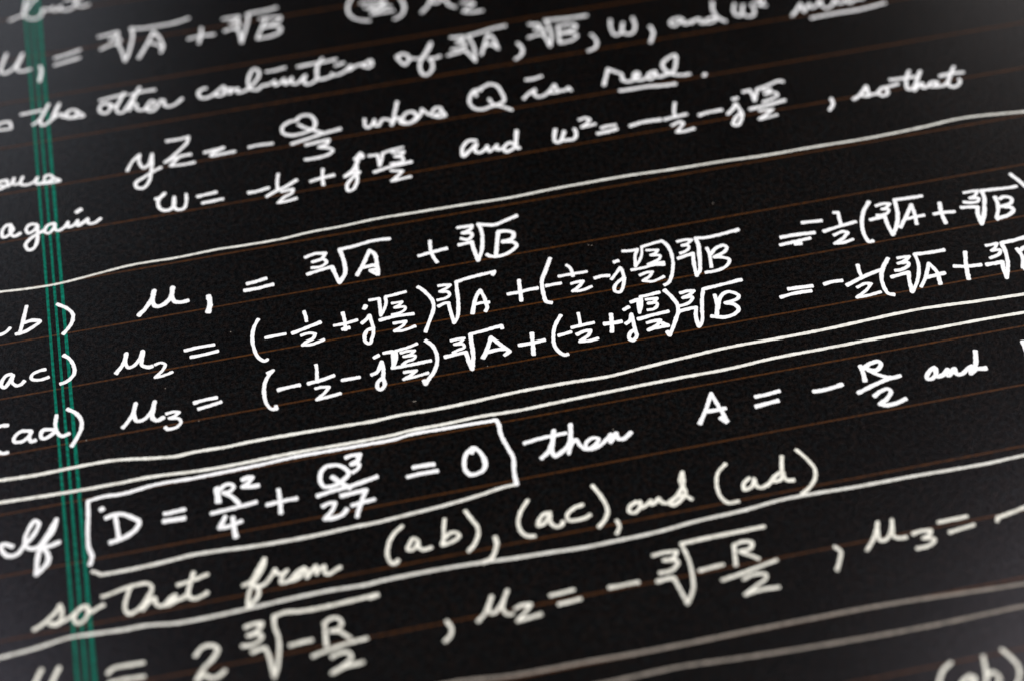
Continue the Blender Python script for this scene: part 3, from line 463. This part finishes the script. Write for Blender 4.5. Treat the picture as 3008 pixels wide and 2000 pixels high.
letter|1.01:6962,-4595 6956,-4708 6911,-4872;1.01:6943,-4789 7025,-4627 7112,-4587 7206,-4659 7185,-4700 7045,-4728! 7136,-4774 7158,-4839 7093,-4895 6986,-4909 6851,-4866
equals_sign|1.01:7740,-4695 7863,-4701 8004,-4710;1.01:7630,-4784 7784,-4766 7973,-4772
minus_sign|0.96:8128,-4716 8234,-4702 8333,-4710
digit|0.91:8556,-4538 8545,-4628 8552,-4722
fraction_bar|1.01:8358,-4784 8527,-4724 8660,-4685 8802,-4656
digit|0.86:8455,-4837 8549,-4805 8616,-4820! 8546,-4888 8415,-4964! 8546,-4964 8682,-4950
parenthesis|1.06:8899,-4524 8806,-4642 8747,-4767 8734,-4901 8753,-4989 8809,-5017
digit|0.86:8995,-4546 9067,-4547 9126,-4553! 9062,-4600 8983,-4618! 9088,-4630 9074,-4673 8990,-4707 8918,-4706
root_sign|1.01:8850,-4783 8957,-4769 9051,-4760! 9023,-4861 9004,-5024! 9087,-4921 9172,-4741 9194,-4638 9192,-4537! 9346,-4549 9522,-4551
letter|1.01:9115,-4981 9200,-4871 9297,-4693! 9341,-4811 9327,-4992;1.01:9200,-4871 9324,-4861 9423,-4853
plus_sign|1.01:9543,-4788 9677,-4819 9836,-4833;1.01:9729,-4622 9674,-4811 9639,-4995
digit|0.86:9971,-4592 10100,-4590! 10057,-4643 10010,-4671! 10102,-4684 10064,-4738 9956,-4768
root_sign|1.06:9886,-4844 9995,-4846 10067,-4847! 10044,-4942 10036,-5063! 10115,-4882 10145,-4733 10148,-4593! 10272,-4590 10410,-4575 10530,-4555
letter|1.06:10279,-4702 10298,-4815 10251,-4975;1.06:10316,-4734 10361,-4705 10448,-4741 10398,-4807 10337,-4840! 10405,-4887 10362,-4969 10254,-4991
=written_rule|upper line of the close pair ruled by hand under the three equations
drawn_rule|0.82:-1954,-5283 -1114,-5286 -607,-5296 -262,-5311 1,-5305 175,-5300 435,-5300 609,-5314 954,-5370 1172,-5394 1328,-5383 1651,-5392 1915,-5383 2183,-5384 2687,-5394 3175,-5406 3444,-5393 3805,-5403 4164,-5394 4666,-5372 5166,-5373 5619,-5388 5971,-5361 6439,-5328 6917,-5300 7505,-5302 7911,-5298 8247,-5287 8409,-5278 9006,-5261 9593,-5292 10134,-5313 10858,-5318 12001,-5317
=written_rule|lower line of the close pair, merging with the top of the drawn box
drawn_rule|0.86:-1954,-5528 -1122,-5552 -619,-5563 -192,-5580 155,-5590 586,-5592 849,-5586 1412,-5623 1624,-5627 1976,-5622 2329,-5615 2682,-5619 3035,-5624 3350,-5618 3499,-5604 3857,-5603 4218,-5590 4622,-5603 5033,-5591 5119,-5588 5689,-5576 6265,-5567 6839,-5568 7327,-5539 7831,-5536 8298,-5532 8674,-5531 9126,-5539 9647,-5538 10047,-5546 10763,-5556 11888,-5578
=handwriting_row|row with the boxed discriminant equation
drawn_box|0.98:206,-6485 233,-6389 210,-6285 210,-6134 229,-5933 239,-5739! 332,-5723 437,-5718 575,-5728 924,-5689 1268,-5697 1617,-5691 1968,-5684 2322,-5666 2674,-5670 3027,-5675 3340,-5676 3491,-5654 3847,-5657 4204,-5665 4382,-5670! 4399,-5730 4396,-5863 4435,-6034 4460,-6170 4435,-6324 4431,-6476!
drawn_box_base|0.80:4431,-6476 4307,-6480 4037,-6523 3681,-6564 3330,-6588 2981,-6613 2792,-6612 2362,-6628 1765,-6617 1474,-6596 1176,-6586 922,-6605 584,-6619 302,-6616! 265,-6584 220,-6558
handwritten_word|1.10:-517,-6107 -591,-6065 -629,-6067 -620,-6150 -564,-6208 -479,-6201 -416,-6124 -384,-5999 -337,-5907 -292,-5855 -255,-5889 -281,-5971 -345,-6059 -399,-6118 -359,-6167 -292,-6172 -239,-6133 -165,-6018 -80,-5887! -121,-6007 -223,-6137 -280,-6256 -311,-6474! -239,-6416 -188,-6347 -191,-6256 -225,-6187 -140,-6176 -67,-6152
ink_dot|1.30:363,-5852 374,-5875
letter|1.05:396,-5979 471,-5959 556,-5963 654,-6026 717,-6092 675,-6175 594,-6228 516,-6252 416,-6270;1.05:495,-5980 501,-6115 508,-6240
equals_sign|1.10:968,-6055 1063,-6051 1176,-6045;1.10:952,-6139 1054,-6142 1165,-6146
letter|1.05:1511,-5858 1525,-5893 1600,-5846 1667,-5862 1671,-5905 1606,-5943 1572,-5935! 1651,-6005 1709,-6102;1.40:1510,-5868 1511,-5974 1509,-6036
fraction_bar|1.00:1423,-6152 1566,-6143 1740,-6130 1880,-6114
digit|1.05:1767,-5826 1821,-5811 1873,-5818! 1832,-5867 1766,-5908! 1851,-5924 1925,-5925
digit|1.05:1558,-6213 1526,-6268 1488,-6336! 1569,-6339 1710,-6304;1.05:1628,-6239 1626,-6362 1630,-6480
plus_sign|1.05:1972,-6171 2116,-6162 2277,-6162;1.05:2110,-6014 2108,-6160 2098,-6303
letter|1.10:2683,-5851 2613,-5851 2551,-5912 2532,-6014 2561,-6084 2656,-6095 2750,-6052 2821,-5984 2804,-5926 2734,-5863 2666,-5847;1.10:2651,-5982 2721,-6067 2812,-6161
fraction_bar|1.00:2474,-6180 2603,-6156 2825,-6133 3095,-6082
digit|1.05:2816,-5790 2889,-5774 2967,-5781! 2930,-5848 2864,-5878! 2941,-5893 2924,-5943 2857,-5981
digit|1.05:2507,-6312 2584,-6288 2635,-6294! 2607,-6366 2511,-6460! 2601,-6468 2690,-6447 2742,-6391
digit|1.10:2705,-6232 2837,-6220 2960,-6216! 2910,-6309 2860,-6412 2823,-6507;1.10:2793,-6366 2904,-6350 3027,-6341
equals_sign|1.00:3457,-6055 3563,-6053 3676,-6062;1.00:3383,-6151 3538,-6143 3696,-6147
digit|1.10:4061,-6015 4082,-5976! 4014,-6004 3971,-6113 3967,-6208 4009,-6265 4088,-6262 4158,-6219 4172,-6104 4139,-6000 4094,-5957 4051,-5975
handwritten_word|1.05:4600,-6012 4765,-5990 4909,-5984 5044,-5982;1.05:4731,-6231 4817,-6164 4886,-6050 4926,-5928! 4879,-6081 4853,-6161 4873,-6230 4953,-6195 5041,-6117 5109,-5893! 5065,-6090 5016,-6230!;1.05:5010,-6228 5066,-6126 5120,-6084 5140,-6143 5180,-6213 5223,-6222 5313,-6169 5347,-6122 5284,-6101 5221,-6134 5195,-6196 5233,-6225 5326,-6212 5418,-6151 5476,-6097! 5454,-6187! 5532,-6096! 5538,-6165 5591,-6177 5684,-6116
letter|1.05:6380,-6171 6473,-6034 6591,-5831! 6616,-5969 6641,-6086 6659,-6207;1.05:6495,-6039 6596,-6041 6687,-6041;1.05:6604,-6139 6652,-6212
equals_sign|1.05:7015,-5969 7130,-5967 7278,-5952;1.05:6987,-6088 7098,-6079 7233,-6067
minus_sign|1.05:7609,-6034 7677,-6042 7799,-6035 7926,-6014
letter|1.10:8173,-5827 8175,-5924 8160,-6029;1.10:8192,-5871 8282,-5823 8375,-5822 8386,-5858 8315,-5922 8240,-5896! 8301,-5964 8399,-6032 8434,-6040
fraction_bar|1.05:8046,-6155 8210,-6102 8392,-6053 8535,-6041
digit|1.10:8191,-6232 8276,-6184 8354,-6169 8378,-6208 8317,-6283 8222,-6334! 8273,-6362 8373,-6363 8499,-6330
handwritten_word|1.15:8914,-6019 8838,-6053 8787,-6132 8822,-6151 8896,-6100 8913,-6036! 8893,-6133 8961,-6126 9026,-6073! 9011,-6143 9099,-6078! 9102,-6147 9154,-6159 9228,-6107 9291,-6087;1.15:9266,-6105 9240,-6178 9314,-6127;1.15:9383,-5908 9352,-6021 9316,-6122 9357,-6137 9419,-6145
letter|1.10:9899,-5898 9892,-6006 9877,-6095
=handwriting_row/cream|row of cursive words and bracketed letter pairs under the box
letter|0.92:5018,-6850 4920,-6874 4842,-6933 4838,-6997 4911,-7013 4999,-7007 5064,-6983
parenthesis|0.88:5157,-6653 5211,-6796 5239,-6958 5192,-7063 5109,-7140
comma|0.92:5298,-7100 5306,-7178 5262,-7251
handwritten_word|0.88:5540,-6935 5465,-6970 5440,-7029 5489,-7053 5556,-7003 5571,-6942! 5576,-7008 5637,-6983 5678,-6953! 5676,-7004 5757,-6945! 5786,-7003 5848,-7017 5956,-6938 6040,-6826 6062,-6699! 6015,-6794 6027,-6875 6032,-6942 5958,-7016 5883,-7051 5848,-7017 5963,-6952! 6033,-6981 6075,-7029
parenthesis|0.88:6508,-6693 6408,-6777 6358,-6897 6355,-7053 6407,-7143 6515,-7148
handwritten_word|0.88:6693,-6907 6624,-6957 6603,-7031 6686,-7011 6732,-6929! 6731,-7008 6766,-7042 6849,-7021 6951,-6939 7003,-6911 6923,-6959 6912,-6996 6978,-6998 7035,-6918;0.88:7074,-6728 7028,-6903 7041,-7012 7113,-7028
parenthesis|0.88:7233,-6683 7302,-6806 7348,-6949 7315,-7060 7219,-7157 7139,-7204
parenthesis|0.88:4500,-6680 4399,-6807 4352,-6930 4362,-7024 4410,-7086 4484,-7102
letter|0.88:4689,-6873 4619,-6877 4552,-6945 4538,-6993 4606,-6977 4675,-6900! 4660,-6969 4697,-7038 4757,-7042 4784,-6997
handwritten_word|0.88:-372,-7083 -317,-7062 -223,-6997 -153,-6935 -108,-6868! -95,-6938 -109,-7022 -153,-7060 -218,-7051! -162,-7073 -95,-7054 -10,-7015 60,-6963 111,-6936 145,-6933! 86,-6940 33,-6996 12,-7058 42,-7103 92,-7095 146,-7030 152,-6954! 173,-7007 249,-6976 309,-6955
handwritten_word|0.88:291,-6864 401,-6844 528,-6814 655,-6802 737,-6811 775,-6854 752,-6932 701,-7028 663,-7087! 736,-7016 788,-6984 792,-7039 821,-7084 880,-7077 935,-7022 987,-6999! 948,-7054 883,-7088 928,-7088 998,-7055 1049,-7047 1094,-7018;0.88:570,-6813 528,-6921 499,-7032 529,-7106 596,-7092 667,-7040 743,-6930;0.88:1185,-6782 1139,-6901 1111,-7012 1130,-7065 1188,-7078 1248,-7057 1293,-7033;0.88:1014,-6893 1150,-6874 1319,-6834
handwritten_word|0.88:1632,-7035 1683,-7022 1719,-7010 1791,-6898 1874,-6782! 1855,-6862 1792,-6958 1733,-7033 1678,-7138 1652,-7283! 1716,-7235 1766,-7168 1774,-7101 1749,-7066 1794,-7076 1847,-7059 1905,-7002 1957,-6925! 1968,-6967 2016,-6988 2070,-6960! 2020,-7018 1995,-7082 2054,-7085 2119,-7040 2176,-6994 2238,-6968! 2223,-7014 2150,-7057 2088,-7083! 2175,-7063 2233,-7006 2260,-6993! 2248,-7079! 2308,-7013 2348,-6972! 2344,-7061! 2394,-7003 2430,-6991! 2427,-7069 2466,-7088 2521,-7061 2584,-7035
parenthesis|0.88:3243,-6706 3151,-6772 3083,-6868 3047,-6981 3051,-7062 3077,-7108 3112,-7105 3138,-7076
letter|0.88:3360,-6900 3323,-6871 3279,-6922 3245,-6985 3292,-6996 3342,-6956 3363,-6911! 3355,-6979 3391,-7018 3434,-7017 3479,-7007
letter|0.88:3660,-6717 3631,-6828 3610,-6946 3583,-6995!;0.88:3622,-6928 3680,-6890 3740,-6894 3765,-6940 3697,-6985 3634,-7001 3578,-7004
parenthesis|0.88:3873,-6667 3917,-6780 3958,-6881 3945,-6970 3887,-7068 3819,-7133
comma|0.88:4102,-7025 4103,-7106 4069,-7189 4021,-7259 3930,-7288
=written_rule|long soft rule beneath the cursive row, below the box
drawn_rule|0.73:-1647,-7394 -1173,-7335 -697,-7313 -371,-7286 -41,-7240 122,-7246 449,-7267 697,-7269 940,-7304 1101,-7310 1433,-7305 1767,-7292 2103,-7276 2439,-7270 2773,-7283 2964,-7272 3389,-7266 3870,-7280 4234,-7303 4523,-7313 4947,-7333 5205,-7328 5638,-7318 6084,-7278 6525,-7261 6935,-7223 7329,-7226 7631,-7237 8254,-7242 9025,-7258 9411,-7246 10092,-7249 11164,-7258
=written_rule|upper of the two faint lowest rules, strongly out of focus
faint_rule|0.70:2361,-8493 2996,-8491 3450,-8488 3932,-8534 4339,-8544 4669,-8545 4978,-8555 5534,-8561 6161,-8557 6796,-8557 7499,-8564 8089,-8590 8593,-8619 8892,-8632 9537,-8650 10549,-8684
=written_rule|lower of the two faint lowest rules, strongly out of focus
faint_rule|0.70:3573,-8813 4214,-8796 4856,-8795 5477,-8781 6089,-8816 6709,-8844 7400,-8865 7992,-8871 8505,-8862 8808,-8859 9447,-8877 10458,-8894
=handwriting_row/cream|lowest full row, three blurred values of the cube root solution
letter|0.88:-319,-7519 -364,-7606 -418,-7714 -447,-7799 -384,-7831 -301,-7776 -230,-7664 -158,-7541! -222,-7665 -270,-7783 -227,-7875 -114,-7863
equals_sign|0.80:280,-7703 336,-7659 483,-7655 629,-7659;0.80:284,-7805 406,-7795 519,-7801 620,-7805
digit|0.84:1102,-7698 1176,-7621 1259,-7611 1319,-7662 1276,-7746 1168,-7843 1091,-7956! 1169,-7908 1221,-7957 1294,-7954 1365,-7905
digit|0.80:1594,-7491 1678,-7476 1760,-7480! 1718,-7552 1666,-7578 1615,-7588! 1714,-7589 1742,-7624 1703,-7672 1635,-7695 1546,-7684
root_sign|0.80:1625,-7772 1701,-7756 1759,-7750! 1785,-7868 1803,-8076! 1845,-7975 1885,-7797 1894,-7667 1875,-7558 1878,-7435! 2001,-7414 2124,-7432 2331,-7439 2584,-7428 2888,-7413;0.80:2800,-7437 2887,-7418
minus_sign|0.80:1986,-7777 2094,-7768 2202,-7764
letter|0.80:2341,-7605 2331,-7726 2325,-7857;0.80:2341,-7605 2412,-7573 2476,-7587 2500,-7650 2460,-7698 2383,-7709! 2456,-7725 2514,-7776 2556,-7824
fraction_bar|0.72:2178,-7937 2347,-7899 2516,-7871 2712,-7858
digit|0.76:2351,-7984 2437,-7957 2518,-7970 2534,-8025 2467,-8085 2335,-8148! 2463,-8111 2637,-8099
comma|0.80:3472,-7837 3503,-7920 3485,-7992 3416,-8052
letter|0.80:3759,-7910 3839,-7842 3887,-7766 3940,-7671! 3896,-7768 3889,-7843 3929,-7852 4000,-7791 4059,-7708 4098,-7639! 4043,-7743 4019,-7824 4040,-7887 4104,-7901
digit|0.80:4131,-7849 4203,-7827 4285,-7835! 4210,-7915 4128,-7985! 4230,-7977 4364,-7959
equals_sign|0.80:4482,-7782 4593,-7778 4722,-7768;0.80:4542,-7893 4653,-7888 4765,-7879
minus_sign|0.88:5049,-7821 5221,-7821 5342,-7823
digit|0.80:5539,-7567 5665,-7557 5781,-7571! 5732,-7634 5634,-7640! 5755,-7671 5757,-7702 5677,-7765 5558,-7769
root_sign|0.80:5510,-7856 5603,-7846 5678,-7845! 5705,-7985 5737,-8149! 5826,-8012 5857,-7872 5868,-7690 5843,-7497! 6083,-7488 6355,-7486 6682,-7483
minus_sign|0.80:5933,-7828 6049,-7817 6180,-7809
letter|0.80:6334,-7619 6315,-7728 6293,-7847;0.80:6339,-7621 6431,-7603 6509,-7633 6482,-7690 6370,-7705! 6442,-7756 6530,-7825
fraction_bar|0.76:6119,-7974 6336,-7942 6507,-7907 6694,-7874
digit|0.76:6316,-8012 6422,-7980 6544,-8001 6531,-8047 6418,-8107 6293,-8173! 6468,-8155 6630,-8167
comma|0.80:7270,-7847 7314,-7914 7275,-8004 7216,-8108
letter|0.80:7560,-7956 7635,-7883 7701,-7787 7762,-7679! 7732,-7773 7717,-7871 7774,-7884 7854,-7801 7903,-7680! 7876,-7786 7860,-7863 7910,-7894 7979,-7899
digit|0.80:8042,-7878 8131,-7863 8232,-7875! 8196,-7928 8129,-7945! 8232,-7976 8211,-8012 8122,-8042 8031,-8041
equals_sign|0.80:8326,-7805 8476,-7803 8627,-7801;0.80:8394,-7937 8531,-7922 8660,-7906
minus_sign|0.80:8888,-7921 8903,-7879! 9049,-7855 9194,-7827 9329,-7816
=handwriting_row/cream|bottom corner fragment of bracketed letters running off the sheet view
parenthesis|0.76:7947,-9279 7857,-9333 7800,-9402 7753,-9501 7738,-9605
letter|0.88:8077,-9445 7997,-9482 7936,-9559 7977,-9586 8062,-9533 8101,-9469! 8087,-9556 8142,-9587
letter|0.80:8254,-9278 8237,-9371 8216,-9476 8165,-9592!;0.80:8220,-9477 8282,-9454 8321,-9508 8296,-9575 8227,-9605 8162,-9600
parenthesis|0.76:8442,-9246 8498,-9346 8533,-9455 8509,-9541 8455,-9619 8364,-9708
"""

PEN = 0.43
cur = None
for ln in ROWS.strip().splitlines():
    if ln[0] == '=':
        kind, label = ln[1:].split('|')
        cur = (kind.split('/')[0], label)
        row = None
        continue
    name, strokes = ln.split('|')
    V = []; Fc = []
    for st in strokes.split(';'):
        w, pts = st.split(':')
        w = float(w) * PEN
        seg = []; turned = False
        for tok in pts.split():
            corner = tok.endswith('!')
            x, y = tok.rstrip('!').split(',')
            p = Vector((int(x) * 0.01, int(y) * 0.01))
            if not seg or (p - seg[-1]).length > 1e-3: seg.append(p)
            if corner and len(seg) > 1:
                add_stroke(V, Fc, seg, w, join0=turned, join1=True); seg = [p]; turned = True
        if len(seg) > 1: add_stroke(V, Fc, seg, w, join0=turned)
    if cur[0] == 'written_rule':
        mat = M_INK_FAINT if name == 'faint_rule' else M_INK_THIN
        mesh_obj('drawn_rule', V, Fc, mat, sheet, label=cur[1])
        continue
    if row is None:
        row = bpy.data.objects.new('handwriting_row', None)
        COL.objects.link(row); row.parent = sheet; row['label'] = cur[1]
    mat = M_INK_THIN if name == 'drawn_box_base' else (M_INK_VIGNETTE if 'cream' in kind else M_INK)
    mesh_obj(name, V, Fc, mat, row)

# ------------------------------------------------------------------ pale flecks in the paper
FLECKS = ((35.98, -52.57, 0.31, -0.03, 0.09), (2.72, -49.99, 0.07, -0.02, 0.12), (14.19, -50.12, 0.07, -0.02, 0.10), (18.68, -39.39, 0.07, -0.06, 0.09), (11.24, -45.22, 0.03, -0.05, 0.08), (72.77, -33.45, 0.07, -0.02, 0.10), (58.43, -36.37, 0.07, -0.02, 0.08), (58.12, -36.21, 0.06, -0.06, 0.07), (44.26, -49.82, 0.07, -0.02, 0.08), (55.09, -60.46, 0.11, 0.02, 0.09), )
for x, y, dx, dy, w in FLECKS:
    V = []; Fc = []
    a = Vector((x, y)); b = Vector((x + dx, y + dy))
    add_stroke(V, Fc, [a, a.lerp(b, 0.5) + Vector((0.01, 0.015)), b], w, 0.05)
    mesh_obj('paper_fleck', V, Fc, M_INK_FAINT, sheet)
